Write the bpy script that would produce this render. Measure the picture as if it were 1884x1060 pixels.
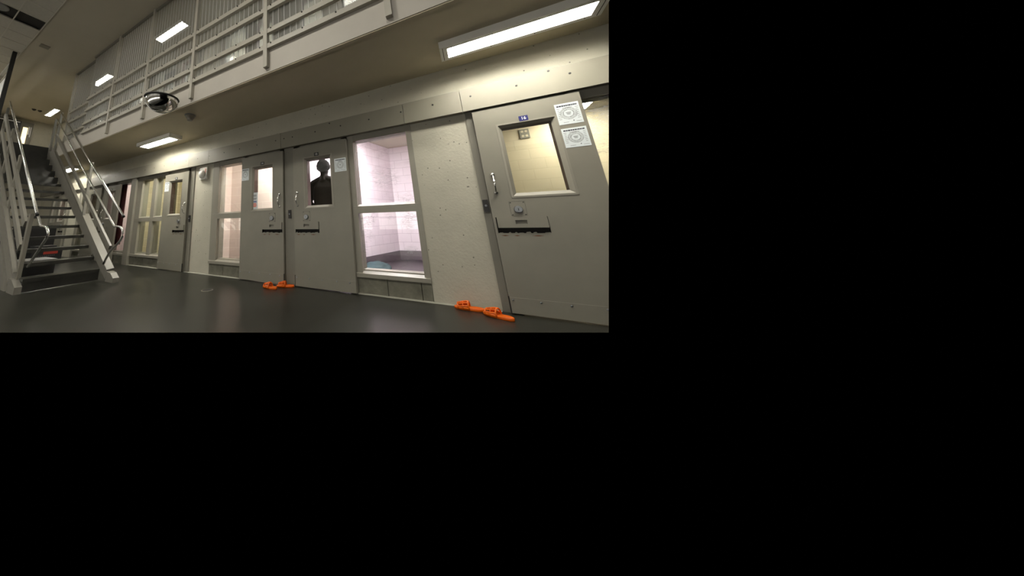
import bpy, bmesh, math, random
from mathutils import Vector, Matrix
random.seed(7)
for o in list(bpy.data.objects): bpy.data.objects.remove(o, do_unlink=True)
SC = bpy.context.scene
COL = SC.collection

# ------------------------------------------------------------------ camera, world, exposure
F_PX, CX, CY = 491.77, 547.92, 279.70          # focal length and optical centre, in pixels of the 1884 x 1060 frame
PITCH, YAW, ROLL = .2526, -.56759, .02614
CP = Vector((0, -3.662, .957))
fwd = Vector((math.sin(YAW)*math.cos(PITCH), math.cos(YAW)*math.cos(PITCH), math.sin(PITCH)))
r0 = Vector((math.cos(YAW), -math.sin(YAW), 0)); u0 = r0.cross(fwd)
RGT = r0*math.cos(ROLL) - u0*math.sin(ROLL)
UPV = r0*math.sin(ROLL) + u0*math.cos(ROLL)
cd = bpy.data.cameras.new('camera'); cam = bpy.data.objects.new('camera', cd); COL.objects.link(cam)
cd.sensor_fit = 'HORIZONTAL'; cd.sensor_width = 36.0
cd.lens = F_PX/1884*36.0
cd.shift_x = (942-CX)/1884; cd.shift_y = (CY-530)/1884
cd.clip_start = .02; cd.clip_end = 200
M = Matrix((RGT, UPV, -fwd)).transposed().to_4x4(); M.translation = CP
cam.matrix_world = M
SC.camera = cam

w = bpy.data.worlds.new('world'); SC.world = w; w.use_nodes = True
w.node_tree.nodes['Background'].inputs[0].default_value = (0, 0, 0, 1)
w.node_tree.nodes['Background'].inputs[1].default_value = 0
SC.view_settings.view_transform = 'Standard'; SC.view_settings.look = 'None'
SC.view_settings.gamma = 1; SC.view_settings.exposure = 1.25
SC.view_settings.use_curve_mapping = False
SC.cycles.use_denoising = True
SC.cycles.max_bounces = 8; SC.cycles.diffuse_bounces = 5; SC.cycles.transparent_max_bounces = 24
SC.cycles.sample_clamp_indirect = 4.0
SC.cycles.caustics_reflective = False; SC.cycles.caustics_refractive = False

# lamp strengths (emission of the lenses)
E_SOFFIT, E_UPPER, E_HALL = 28.0, 9.5, 28.5
E_C13, E_C14, E_C15, E_C16 = 24.0, 44.0, 112.0, 22.0
E_UPCELL = 70.0
E_FILL_HIGH, E_FILL_LOW = .08, 1.4            # glow of fill panels added to the unseen opposite wall
LAMP = (1.0, .955, .84)

# the photograph shows nothing of the place past these two planes (its right and lower limits): the model stops there
N_RIGHT = RGT*F_PX - fwd*(1120-CX)
N_LOW = UPV*F_PX + fwd*(612-CY)

# ------------------------------------------------------------------ materials
def mat(name, col, rough=.6, metal=0., noise=None, bump=None, spec=.5, spots=None):
    m = bpy.data.materials.new(name); m.use_nodes = True
    nt = m.node_tree; b = nt.nodes['Principled BSDF']
    b.inputs['Base Color'].default_value = (*col, 1); b.inputs['Roughness'].default_value = rough
    b.inputs['Metallic'].default_value = metal; b.inputs['Specular IOR Level'].default_value = spec
    tc = nt.nodes.new('ShaderNodeTexCoord')
    if noise:
        sc_, amt = noise[:2]
        n = nt.nodes.new('ShaderNodeTexNoise'); n.inputs['Scale'].default_value = sc_; n.inputs['Detail'].default_value = 6
        n.inputs['Roughness'].default_value = .6
        nt.links.new(tc.outputs['Object'], n.inputs['Vector'])
        cr = nt.nodes.new('ShaderNodeValToRGB'); cr.color_ramp.elements[0].position = .3; cr.color_ramp.elements[1].position = .7
        cr.color_ramp.elements[0].color = (*[c*(1-amt) for c in col], 1); cr.color_ramp.elements[1].color = (*[min(1, c*(1+amt)) for c in col], 1)
        nt.links.new(n.outputs['Fac'], cr.inputs['Fac']); out = cr.outputs['Color']
        if spots:
            v = nt.nodes.new('ShaderNodeTexVoronoi'); v.inputs['Scale'].default_value = spots[0]
            nt.links.new(tc.outputs['Object'], v.inputs['Vector'])
            r2 = nt.nodes.new('ShaderNodeValToRGB'); r2.color_ramp.elements[0].position = spots[1]*.7; r2.color_ramp.elements[1].position = spots[1]
            r2.color_ramp.elements[0].color = (1, 1, 1, 1); r2.color_ramp.elements[1].color = (0, 0, 0, 1)
            nt.links.new(v.outputs['Distance'], r2.inputs['Fac'])
            mx = nt.nodes.new('ShaderNodeMix'); mx.data_type = 'RGBA'
            mx.inputs['B'].default_value = (*spots[2], 1)
            # only some of the cells carry a spot
            th = nt.nodes.new('ShaderNodeMath'); th.operation = 'GREATER_THAN'; th.inputs[1].default_value = spots[3]
            sp = nt.nodes.new('ShaderNodeSeparateColor'); nt.links.new(v.outputs['Color'], sp.inputs[0])
            nt.links.new(sp.outputs[0], th.inputs[0])
            ml = nt.nodes.new('ShaderNodeMath'); ml.operation = 'MULTIPLY'
            nt.links.new(r2.outputs['Color'], ml.inputs[0]); nt.links.new(th.outputs[0], ml.inputs[1])
            nt.links.new(ml.outputs[0], mx.inputs['Factor']); nt.links.new(out, mx.inputs['A']); out = mx.outputs['Result']
        nt.links.new(out, b.inputs['Base Color'])
    if bump:
        n2 = nt.nodes.new('ShaderNodeTexNoise'); n2.inputs['Scale'].default_value = bump[0]; n2.inputs['Detail'].default_value = 5
        nt.links.new(tc.outputs['Object'], n2.inputs['Vector'])
        bp = nt.nodes.new('ShaderNodeBump'); bp.inputs['Strength'].default_value = bump[1]; bp.inputs['Distance'].default_value = .01
        nt.links.new(n2.outputs['Fac'], bp.inputs['Height']); nt.links.new(bp.outputs['Normal'], b.inputs['Normal'])
    return m

def block_mat(name, col, mortar, bw=.40, bh=.20, gap=.006, rough=.6):
    m = mat(name, col, rough); nt = m.node_tree; b = nt.nodes['Principled BSDF']
    tc = nt.nodes.new('ShaderNodeTexCoord'); s = nt.nodes.new('ShaderNodeSeparateXYZ'); nt.links.new(tc.outputs['Object'], s.inputs[0])
    a = nt.nodes.new('ShaderNodeMath'); nt.links.new(s.outputs['X'], a.inputs[0]); nt.links.new(s.outputs['Y'], a.inputs[1])
    c = nt.nodes.new('ShaderNodeCombineXYZ'); nt.links.new(a.outputs[0], c.inputs['X']); nt.links.new(s.outputs['Z'], c.inputs['Y'])
    br = nt.nodes.new('ShaderNodeTexBrick'); br.inputs['Scale'].default_value = 1
    br.inputs['Brick Width'].default_value = bw; br.inputs['Row Height'].default_value = bh; br.inputs['Mortar Size'].default_value = gap
    br.inputs['Mortar Smooth'].default_value = .3
    br.inputs['Color1'].default_value = (*col, 1); br.inputs['Color2'].default_value = (*[x*.96 for x in col], 1); br.inputs['Mortar'].default_value = (*mortar, 1)
    nt.links.new(c.outputs[0], br.inputs['Vector']); nt.links.new(br.outputs['Color'], b.inputs['Base Color'])
    bp = nt.nodes.new('ShaderNodeBump'); bp.inputs['Strength'].default_value = .35; bp.inputs['Distance'].default_value = .006; bp.invert = True
    nt.links.new(br.outputs['Fac'], bp.inputs['Height']); nt.links.new(bp.outputs['Normal'], b.inputs['Normal'])
    return m

def emit_mat(name, col, s):
    m = bpy.data.materials.new(name); m.use_nodes = True; nt = m.node_tree
    b = nt.nodes['Principled BSDF']; b.inputs['Base Color'].default_value = (.8, .8, .8, 1)
    b.inputs['Emission Color'].default_value = (*col, 1); b.inputs['Emission Strength'].default_value = s
    return m

def glass_mat(name, tint=(.93, .95, .93), scratch=0., rough=.015):
    m = bpy.data.materials.new(name); m.use_nodes = True; nt = m.node_tree; nt.nodes.remove(nt.nodes['Principled BSDF'])
    out = nt.nodes['Material Output']
    t = nt.nodes.new('ShaderNodeBsdfTransparent'); t.inputs[0].default_value = (*tint, 1)
    g = nt.nodes.new('ShaderNodeBsdfGlossy'); g.inputs['Roughness'].default_value = rough
    lw = nt.nodes.new('ShaderNodeLayerWeight'); pw = nt.nodes.new('ShaderNodeMath'); pw.operation = 'POWER'; pw.inputs[1].default_value = 5
    nt.links.new(lw.outputs['Facing'], pw.inputs[0])
    fr = nt.nodes.new('ShaderNodeMath'); fr.operation = 'MULTIPLY_ADD'; fr.inputs[1].default_value = .9; fr.inputs[2].default_value = .045; nt.links.new(pw.outputs[0], fr.inputs[0])
    mx = nt.nodes.new('ShaderNodeMixShader'); nt.links.new(fr.outputs[0], mx.inputs[0]); nt.links.new(t.outputs[0], mx.inputs[1]); nt.links.new(g.outputs[0], mx.inputs[2])
    res = mx.outputs[0]
    if scratch:
        tc = nt.nodes.new('ShaderNodeTexCoord')
        d = nt.nodes.new('ShaderNodeBsdfDiffuse'); d.inputs[0].default_value = (.75, .75, .75, 1)
        facs = []
        for k, (rot, sc_) in enumerate([(.7, 9), (-.9, 11), (.15, 7)]):
            mp = nt.nodes.new('ShaderNodeMapping'); mp.inputs['Rotation'].default_value = (.3*k, rot, .2); mp.inputs['Scale'].default_value = (1, 1, 14)
            nt.links.new(tc.outputs['Object'], mp.inputs['Vector'])
            n = nt.nodes.new('ShaderNodeTexNoise'); n.inputs['Scale'].default_value = sc_; n.inputs['Detail'].default_value = 2; n.inputs['Distortion'].default_value = .6
            nt.links.new(mp.outputs[0], n.inputs['Vector'])
            r = nt.nodes.new('ShaderNodeValToRGB'); e = r.color_ramp.elements
            e[0].position = .485; e[0].color = (0, 0, 0, 1); e[1].position = .5; e[1].color = (1, 1, 1, 1); x = e.new(.515); x.color = (0, 0, 0, 1)
            nt.links.new(n.outputs['Fac'], r.inputs['Fac']); facs.append(r.outputs['Color'])
        a = nt.nodes.new('ShaderNodeMath'); nt.links.new(facs[0], a.inputs[0]); nt.links.new(facs[1], a.inputs[1])
        a2 = nt.nodes.new('ShaderNodeMath'); nt.links.new(a.outputs[0], a2.inputs[0]); nt.links.new(facs[2], a2.inputs[1])
        big = nt.nodes.new('ShaderNodeTexNoise'); big.inputs['Scale'].default_value = 2.3; nt.links.new(tc.outputs['Object'], big.inputs['Vector'])
        rr = nt.nodes.new('ShaderNodeValToRGB'); rr.color_ramp.elements[0].position = .48; rr.color_ramp.elements[1].position = .66
        nt.links.new(big.outputs['Fac'], rr.inputs['Fac'])
        ml = nt.nodes.new('ShaderNodeMath'); ml.operation = 'MULTIPLY'; nt.links.new(a2.outputs[0], ml.inputs[0]); nt.links.new(rr.outputs['Color'], ml.inputs[1])
        m3 = nt.nodes.new('ShaderNodeMath'); m3.operation = 'MULTIPLY'; m3.inputs[1].default_value = scratch; m3.use_clamp = True
        nt.links.new(ml.outputs[0], m3.inputs[0])
        m2 = nt.nodes.new('ShaderNodeMixShader'); nt.links.new(m3.outputs[0], m2.inputs[0]); nt.links.new(res, m2.inputs[1]); nt.links.new(d.outputs[0], m2.inputs[2]); res = m2.outputs[0]
    nt.links.new(res, out.inputs['Surface'])
    return m

def screen_mat(name):
    """woven metal screen: diagonal strands with open diamonds between, in real size (x + z run)"""
    m = mat(name, (.245, .245, .23), .5, .0); nt = m.node_tree; b = nt.nodes['Principled BSDF']; out = nt.nodes['Material Output']
    tc = nt.nodes.new('ShaderNodeTexCoord'); s = nt.nodes.new('ShaderNodeSeparateXYZ'); nt.links.new(tc.outputs['Object'], s.inputs[0])
    def mth(op, a, b_=None, v=None):
        n = nt.nodes.new('ShaderNodeMath'); n.operation = op; nt.links.new(a, n.inputs[0])
        if b_ is not None: nt.links.new(b_, n.inputs[1])
        if v is not None: n.inputs[1].default_value = v
        return n.outputs[0]
    x = mth('MULTIPLY', s.outputs['X'], v=1/.026); z = mth('MULTIPLY', s.outputs['Z'], v=1/.020)
    p = mth('LESS_THAN', mth('FRACT', mth('ADD', x, z)), v=.24); q = mth('LESS_THAN', mth('FRACT', mth('SUBTRACT', x, z)), v=.24)
    f = mth('MAXIMUM', p, q)
    t = nt.nodes.new('ShaderNodeBsdfTransparent'); mx = nt.nodes.new('ShaderNodeMixShader')
    nt.links.new(f, mx.inputs[0]); nt.links.new(t.outputs[0], mx.inputs[1]); nt.links.new(b.outputs[0], mx.inputs[2]); nt.links.new(mx.outputs[0], out.inputs['Surface'])
    return m

MT = dict(
    concrete=mat('painted_concrete', (.43, .41, .335), .62, noise=(3.0, .06), bump=(40, .25), spots=(15, .13, (.12, .113, .095), .55)),
    soffit=mat('soffit_paint', (.60, .54, .40), .7, noise=(1.5, .05), bump=(25, .12)),
    fascia=mat('fascia_paint', (.47, .44, .39), .6, noise=(2, .05), bump=(30, .1)),
    header=mat('header_steel', (.25, .235, .19), .45, noise=(1.6, .06), spec=.4),
    door=mat('door_steel', (.21, .198, .162), .42, noise=(2.2, .07), spec=.5),
    frame=mat('frame_steel', (.25, .235, .195), .45, noise=(3, .06)),
    jamb=mat('jamb_steel', (.18, .17, .14), .5, noise=(3, .08)),
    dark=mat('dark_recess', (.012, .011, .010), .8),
    reveal=mat('reveal_paint', (.13, .085, .075), .7, noise=(6, .25)),
    rust=mat('rust', (.13, .05, .02), .9, noise=(30, .4)),
    steel=mat('polished_steel', (.74, .74, .72), .27, 1.0, noise=(8, .05)),
    lock=mat('lock_steel', (.30, .315, .33), .42, 1.0),
    chrome=mat('mirror_dome', (.80, .80, .78), .12, 1.0),
    rubber=mat('black_rubber', (.012, .012, .012), .6),
    bolt=mat('bolt_black', (.015, .014, .013), .5),
    floor=mat('polished_concrete', (.021, .021, .0168), .30, noise=(1.3, .22), bump=(3, .03), spec=.2, spots=(7, .04, (.30, .29, .25), .93)),
    base=mat('bare_block', (.15, .145, .11), .7, noise=(9, .25), bump=(30, .4)),
    caulk=mat('caulk', (.25, .245, .205), .7),
    ceil=mat('ceiling_plaster', (.42, .385, .31), .75, noise=(.8, .05)),
    rail=mat('railing_paint', (.40, .375, .32), .45, noise=(5, .06)),
    wire=mat('screen_wire', (.55, .55, .53), .4),
    screen=screen_mat('woven_screen'),
    tread=mat('tread_steel', (.03, .03, .026), .30, noise=(6, .2)),
    stringer=mat('stringer_paint', (.20, .19, .165), .5, noise=(4, .06)),
    housing=mat('lamp_housing', (.86, .85, .80), .4),
    blue=mat('number_blue', (.020, .022, .13), .4),
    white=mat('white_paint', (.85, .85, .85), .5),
    paper=mat('paper', (.60, .645, .66), .7, noise=(6, .03)),
    ink=mat('ink', (.035, .038, .055), .8), inkred=mat('ink_red', (.75, .10, .04), .8), inkblue=mat('ink_blue', (.05, .08, .3), .8), inkgrey=mat('ink_grey', (.16, .165, .17), .8),
    inkpink=mat('ink_rose', (.45, .25, .24), .8),
    orange=mat('orange_plastic', (.72, .125, .004), .38, spec=.4),
    teal=mat('teal_cloth', (.022, .048, .054), .9, noise=(14, .2), bump=(60, .5)),
    darkred=mat('red_cloth', (.12, .025, .03), .9, noise=(12, .7), bump=(20, .4)),
    black=mat('black_plastic', (.02, .02, .02), .45), grey=mat('grey_plastic', (.2, .2, .2), .5),
    redlabel=mat('red_label', (.5, .05, .03), .5),
    tile=mat('ceiling_tile', (.46, .44, .39), .85, noise=(20, .05), bump=(80, .2)),
    tbar=mat('ceiling_grid', (.50, .48, .42), .5),
    white_dev=mat('alarm_white', (.78, .77, .72), .4),
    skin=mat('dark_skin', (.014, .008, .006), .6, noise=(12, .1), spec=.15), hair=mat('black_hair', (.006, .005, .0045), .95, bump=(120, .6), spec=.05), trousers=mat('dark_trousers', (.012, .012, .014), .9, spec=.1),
    block15=block_mat('block_lilac', (.80, .72, .76), (.60, .53, .57)), block14=block_mat('block_rose', (.85, .735, .68), (.93, .84, .78)),
    block16=block_mat('block_cream', (.70, .61, .44), (.62, .54, .385)), block13=block_mat('block_sand', (.66, .59, .42), (.80, .74, .55)),
    blockup=block_mat('block_grey', (.60, .60, .60), (.45, .45, .45)),
    band=mat('purple_grey_band', (.10, .08, .092), .6, noise=(6, .15)), cellfloor=mat('cell_floor', (.045, .035, .041), .4, noise=(3, .08)),
    glass=glass_mat('glass'), glass_s=glass_mat('scratched_glass', scratch=.9), glass_m=glass_mat('marked_glass', scratch=.5),
    amber=emit_mat('lit_window', (1, .75, .35), .9),
    clear=glass_mat('clear_plastic', (.9, .9, .9), 0, .05),
)
_orange = MT['orange'].node_tree.nodes['Principled BSDF']
_orange.inputs['Subsurface Weight'].default_value = .2; _orange.inputs['Subsurface Radius'].default_value = (.03, .012, .004); _orange.inputs['Subsurface Scale'].default_value = .5

# ------------------------------------------------------------------ mesh helpers
class MB:
    def __init__(s): s.bm = bmesh.new()
    def box(s, x0, x1, y0, y1, z0, z1, mi=0):
        v = [s.bm.verts.new((x, y, z)) for x in (x0, x1) for y in (y0, y1) for z in (z0, z1)]
        for f in ((0, 1, 3, 2), (4, 6, 7, 5), (0, 4, 5, 1), (2, 3, 7, 6), (0, 2, 6, 4), (1, 5, 7, 3)):
            s.bm.faces.new([v[i] for i in f]).material_index = mi
        return s
    def prism(s, pts, d, mi=0):
        """closed prism: polygon pts (3-D) swept by the vector d"""
        d = Vector(d); a = [s.bm.verts.new(p) for p in pts]; b = [s.bm.verts.new(Vector(p)+d) for p in pts]
        s.bm.faces.new(a).material_index = mi; s.bm.faces.new(b[::-1]).material_index = mi
        n = len(a)
        for i in range(n): s.bm.faces.new([a[i], b[i], b[(i+1) % n], a[(i+1) % n]]).material_index = mi
        return s
    def quad(s, *p, mi=0):
        s.bm.faces.new([s.bm.verts.new(q) for q in p]).material_index = mi; return s
    def bar(s, p, q, wa, wb, up=(0, 0, 1), mi=0):
        """rectangular bar from p to q; wa across, wb along up"""
        p, q = Vector(p), Vector(q); d = (q-p).normalized(); up = Vector(up); a = d.cross(up).normalized(); b = a.cross(d).normalized()
        return s.prism([p+a*i*wa/2+b*j*wb/2 for i, j in ((-1, -1), (1, -1), (1, 1), (-1, 1))], q-p, mi)
    def tube(s, pts, r, n=12, mi=0, cap=True):
        pts = [Vector(p) for p in pts]; rings = []
        rr = r if isinstance(r, (list, tuple)) else [r]*len(pts)
        ref = Vector((0, 0, 1))
        d0 = (pts[1]-pts[0]).normalized()
        if abs(d0.z) > .95: ref = Vector((1, 0, 0))
        for i, p in enumerate(pts):
            d = (pts[min(i+1, len(pts)-1)]-pts[max(i-1, 0)]).normalized()
            a = d.cross(ref)
            if a.length < 1e-4: a = d.cross(Vector((0, 1, 0)))
            a.normalize(); b = a.cross(d)
            rings.append([s.bm.verts.new(p+(a*math.cos(t)+b*math.sin(t))*rr[i]) for t in [2*math.pi*k/n for k in range(n)]])
        for i in range(len(rings)-1):
            for k in range(n):
                f = s.bm.faces.new([rings[i][k], rings[i][(k+1) % n], rings[i+1][(k+1) % n], rings[i+1][k]]); f.smooth = True; f.material_index = mi
        if cap:
            s.bm.faces.new(rings[0][::-1]).material_index = mi; s.bm.faces.new(rings[-1]).material_index = mi
        return s
    def lathe(s, c, ax, prof, n=24, mi=0, smooth=False):
        """prof: (distance along ax, radius)"""
        ax = Vector(ax).normalized(); c = Vector(c)
        n0 = len(s.bm.faces); s.tube([c+ax*h for h, _ in prof], [max(r, .0004) for _, r in prof], n, mi)
        s.bm.faces.ensure_lookup_table()
        for f in s.bm.faces[n0:]: f.smooth = smooth
        return s
    def build(s, name, m, parent=None, trim=False, world=True, smooth=False):
        bm = s.bm
        bmesh.ops.recalc_face_normals(bm, faces=bm.faces[:])
        if trim:
            for n, keep in ((N_RIGHT, 1), (N_LOW, -1)):
                r = bmesh.ops.bisect_plane(bm, geom=bm.verts[:]+bm.edges[:]+bm.faces[:], plane_co=CP, plane_no=n*keep, clear_outer=True)
                ed = [e for e in r['geom_cut'] if isinstance(e, bmesh.types.BMEdge)]
                if ed: bmesh.ops.holes_fill(bm, edges=ed)
            if not bm.faces: bm.free(); return None
        if parent is not None and world:
            bmesh.ops.transform(bm, matrix=world_matrix(parent).inverted(), verts=bm.verts[:])
        if smooth:
            for f in bm.faces: f.smooth = True
        me = bpy.data.meshes.new(name); bm.to_mesh(me); bm.free()
        for mm in (m if isinstance(m, (list, tuple)) else [m]): me.materials.append(mm)
        o = bpy.data.objects.new(name, me); COL.objects.link(o)
        if parent is not None: o.parent = parent
        return o

def world_matrix(o):
    m = Matrix.LocRotScale(o.location, o.rotation_euler, o.scale)
    return world_matrix(o.parent) @ m if o.parent else m
def tag(o, label, cat, group=None, kind=None):
    if o is None: return None
    o['label'] = label; o['category'] = cat
    if group: o['group'] = group
    if kind: o['kind'] = kind
    return o
def thing(name, label, cat, loc=(0, 0, 0), rz=0, group=None, kind=None):
    o = bpy.data.objects.new(name, None); o.empty_display_size = .1; COL.objects.link(o)
    o.location = loc; o.rotation_euler = (0, 0, rz)
    return tag(o, label, cat, group, kind)
def copy_tree(o, parent=None):
    c = o.copy(); COL.objects.link(c)
    if parent: c.parent = parent
    for ch in list(o.children): copy_tree(ch, c)
    return c
def text_mesh(txt, size, depth=.001):
    cu = bpy.data.curves.new('t', 'FONT'); cu.body = txt; cu.size = size; cu.extrude = depth; cu.align_x = 'CENTER'; cu.align_y = 'CENTER'
    o = bpy.data.objects.new('t', cu); COL.objects.link(o)
    bpy.context.view_layer.update()
    me = bpy.data.meshes.new_from_object(o.evaluated_get(bpy.context.evaluated_depsgraph_get()))
    bpy.data.objects.remove(o); bpy.data.curves.remove(cu)
    return me
def put_text(name, txt, size, m, centre, parent, rot=0):
    """letters standing on a wall that faces -Y"""
    me = text_mesh(txt, size); me.transform(Matrix.Rotation(math.radians(90), 4, 'X') @ Matrix.Rotation(rot, 4, 'Z')); me.materials.clear(); me.materials.append(m)
    o = bpy.data.objects.new(name, me); COL.objects.link(o); o.parent = parent
    o.location = world_matrix(parent).inverted() @ Vector(centre)
    return o

# ------------------------------------------------------------------ the setting
Z_SOF, Z_MEZ, Z_TOP, WY = 2.847, 3.178, 5.37, .066
YE = -1.216
XW, XE = -15.2, 3.2                                     # far end wall, near end of the cell row
S = 'structure'
tag(MB().box(XW, XE+.3, -6.5, 4.2, -.15, 0).build('floor', MT['floor'], trim=True), 'dark polished concrete floor of the cell block', 'floor', kind=S)
tag(MB().box(XW, XE+.3, -8.5, CP.y-.25, -.15, 0).build('floor', MT['floor']), 'polished concrete floor across the day room behind the photographer', 'floor', kind=S)
# mezzanine walkway slab (with the stair landing at its far end)
mb = MB().box(-10.1, XE, YE, .3, Z_SOF, Z_MEZ)
mb.box(XW, -10.1, -3.6, .3, Z_SOF, Z_MEZ)
mb.box(-10.1, XE, YE-.002, YE+.05, Z_SOF-.012, Z_SOF+.02)
tag(mb.build('ceiling', [MT['soffit'], MT['fascia']], trim=True), 'underside and pale edge of the upper walkway above the cell doors', 'walkway slab', kind=S)
fas = MB().box(-10.1, XE, YE-.012, YE-.001, Z_SOF, Z_MEZ)
tag(fas.build('trim', MT['fascia'], trim=True), 'pale painted edge band of the upper walkway', 'trim', kind=S)
tag(MB().box(XW, XE, -2.4, .3, Z_TOP, Z_TOP+.15).build('ceiling', MT['ceil'], trim=True), 'plaster ceiling over the upper walkway', 'ceiling', kind=S)
# lay-in ceiling over the day room, 0.48 m grid with two black openings
GX, GY = .48, .44
gb = MB(); tb = MB()
holes = {(0, 0), (0, -1)}
for i in range(-16, 23):
    for j in range(-14, 1):
        if (i, j) in holes: continue
        x0 = -7.79+i*GX; y1 = -2.405+j*GY
        gb.box(x0+.006, x0+GX-.006, y1-GY+.006, y1-.006, Z_TOP-.01, Z_TOP+.02)
for i in range(-16, 24):
    x0 = -7.79+i*GX; tb.box(x0-.009, x0+.009, -8.7, -2.4, Z_TOP-.018, Z_TOP-.006)
for j in range(-14, 1):
    y = -2.405+j*GY; tb.box(-15.5, XE, y-.009, y+.009, Z_TOP-.018, Z_TOP-.006)
gc = thing('ceiling', 'grey lay-in tile ceiling over the day room', 'ceiling', (0, -4, Z_TOP), kind=S)
gb.build('tile_field', MT['tile'], gc, trim=True); tb.build('grid_bars', MT['tbar'], gc, trim=True)
tag(MB().box(XW, XE, -8.7, -2.4, Z_TOP+.25, Z_TOP+.3).build('ceiling', MT['dark'], trim=True), 'dark slab above the tile ceiling', 'ceiling', kind=S)
t = thing('ceiling_opening', 'square black opening in the tile ceiling, the one nearer the plaster', 'ceiling opening', (-7.55, -2.62, Z_TOP))
MB().box(-7.785, -7.315, -2.84, -2.41, Z_TOP+.03, Z_TOP+.08).build('black_panel', MT['dark'], t)
t = thing('ceiling_speaker', 'black ceiling panel with a round grey speaker at the upper left corner', 'speaker', (-7.55, -3.06, Z_TOP))
MB().box(-7.785, -7.315, -3.28, -2.85, Z_TOP+.03, Z_TOP+.08).build('black_panel', MT['dark'], t)
MB().lathe((-7.55, -3.10, Z_TOP+.035), (0, 0, -1), [(0, .15), (.012, .15), (.02, .13), (.024, .0)], 28).build('speaker_cone', MT['grey'], t)
t = tag(MB().box(-8.52, -8.34, -2.24, -2.06, Z_TOP-.012, Z_TOP+.001).build('ceiling_vent', MT['jamb']), 'small square vent in the plaster ceiling', 'vent')
# end wall of the block
tag(MB().box(XW-.2, XW, -8.7, 1.5, -.1, Z_TOP+.2).build('wall_back', MT['concrete']), 'painted end wall beyond the stairs', 'wall', kind=S)
YD = -8.5
wl = MB().box(XW, XE, YD-.2, YD, 0, .5); wl.box(XW, XE, YD-.2, YD, 1.5, 3.4); wl.box(XW, XE, YD-.2, YD, 4.9, Z_TOP+.2)
for x in (XW, -11.4, -7.7, -4.0, -.3, 2.9): wl.box(x, x+.3, YD-.2, YD, .5, 4.9)
tag(wl.build('wall_left', MT['frame']), 'painted wall with window bands across the day room', 'wall', kind=S)
for k, (a, b) in enumerate(((XW+.3, -11.4), (-11.1, -7.7), (-7.4, -4.0), (-3.7, -.3), (0, 2.9))):  # glowing panels added to brighten the walkway underside and cell fronts
    for q, (c, d, e, l) in enumerate(((.5, 1.5, E_FILL_LOW, 'lower'), (3.4, 4.9, E_FILL_HIGH, 'upper'))):
        t = thing('window_%d' % (20+2*k+q), '%s daylit window in bay %s of the wall opposite the cells' % (l, ('farthest', 'next to farthest', 'middle', 'near', 'nearest')[k]), 'window', ((a+b)/2, YD, c), kind=S)
        MB().box(a, b, YD-.12, YD-.10, c, d).build('daylit_pane', emit_mat('daylight_'+l, (1.0, .95, .86), e), t)
        MB().box(a, b, YD-.10, YD-.02, (c+d)/2-.03, (c+d)/2+.03).build('transom', MT['frame'], t)

def bands(z0):
    return z0+2.19, z0+2.475

DOOR_SPANS = ((.155, 1.04), (-2.437, -1.472), (-3.613, -2.65), (-6.14, -5.24), (-9.3, -8.68), (-10.44, -9.505), (-13.0, -12.05))
def cell_row(z0, zc, up):
    """concrete of one storey of the cell row, facing the day room"""
    hb, ht = bands(z0)
    w_ = MB()
    w_.box(XW, XE, WY, WY+.2, hb, zc)                                # above the doors
    for a, b in ((-.555, .085), (-5.095, -4.49), (-11.95, -11.25), (XW, -13.9)):
        w_.box(a, b, WY, WY+.2, z0, hb)
    tag(w_.build('wall_right', MT['concrete'], trim=True), ('painted concrete of the upper cell row behind the screens' if up else 'pitted painted concrete wall and piers between the cell doors'), 'wall', kind=S)
    j = MB()
    for q in DOOR_SPANS: j.box(q[0]-.01, q[1]+.01, .056, WY+.2, z0+2.02, hb)
    for q in DOOR_SPANS: j.box(q[0]-.01, q[0]+.10, .056, WY+.2, z0, hb); j.box(q[1]-.10, q[1]+.01, .056, WY+.2, z0, hb)
    for a, b, y in ((.085, .15, .05), (-2.645, -2.445, .045), (-5.235, -5.095, .05), (-9.5, -9.3, .045), (-11.25, -11.1, .05)):
        j.box(a, b, y, WY+.2, z0, hb)
    tag(j.build('trim', MT['jamb'], trim=True), ('dark steel door posts of the upper cells' if up else 'dark steel posts beside the cell doors'), 'door posts', kind=S)
    p = MB().box(-7.742, -7.50, .0, WY+.2, z0, hb)
    tag(p.build('wall_right', MT['frame']), ('narrow grey pier of the upper row' if up else 'narrow grey pier at the foot of the stairs'), 'pier', kind=S)
cell_row(0, Z_SOF, False); cell_row(Z_MEZ, Z_TOP, True)

# header plates over the doors
HX = [XW, -9.6, -5.257, -4.585, -2.676, -.607, .069, XE]
BOLT = [(.165, 2.288), (.581, 2.291), (.997, 2.294), (.852, 2.37), (-.228, 2.287), (-.601, 2.286), (-1.023, 2.283), (-1.446, 2.284), (-1.62, 2.361), (-1.87, 2.28), (-2.292, 2.278), (-2.459, 2.281), (-2.633, 2.279), (-3.049, 2.276), (-3.471, 2.275), (-3.881, 2.271), (-4.31, 2.269), (-4.674, 2.268), (-5.058, 2.269), (-5.461, 2.268), (-5.875, 2.274), (-6.285, 2.276), (-6.694, 2.274), (-7.1, 2.274), (-8.2, 2.274)]
BOLT = [(x*1.0581, .957+(z-.957)*1.0581) for x, z in BOLT]
HLAB = ['far steel header plate behind the stairs', 'long steel header plate over the window left of the alarm', 'short header plate above the round alarm', 'header plate over the doorway with the hung white page', 'header plate over the doorway with the person', 'short header plate over the plain concrete pier', 'brightly lit header plate over door 16']
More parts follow.
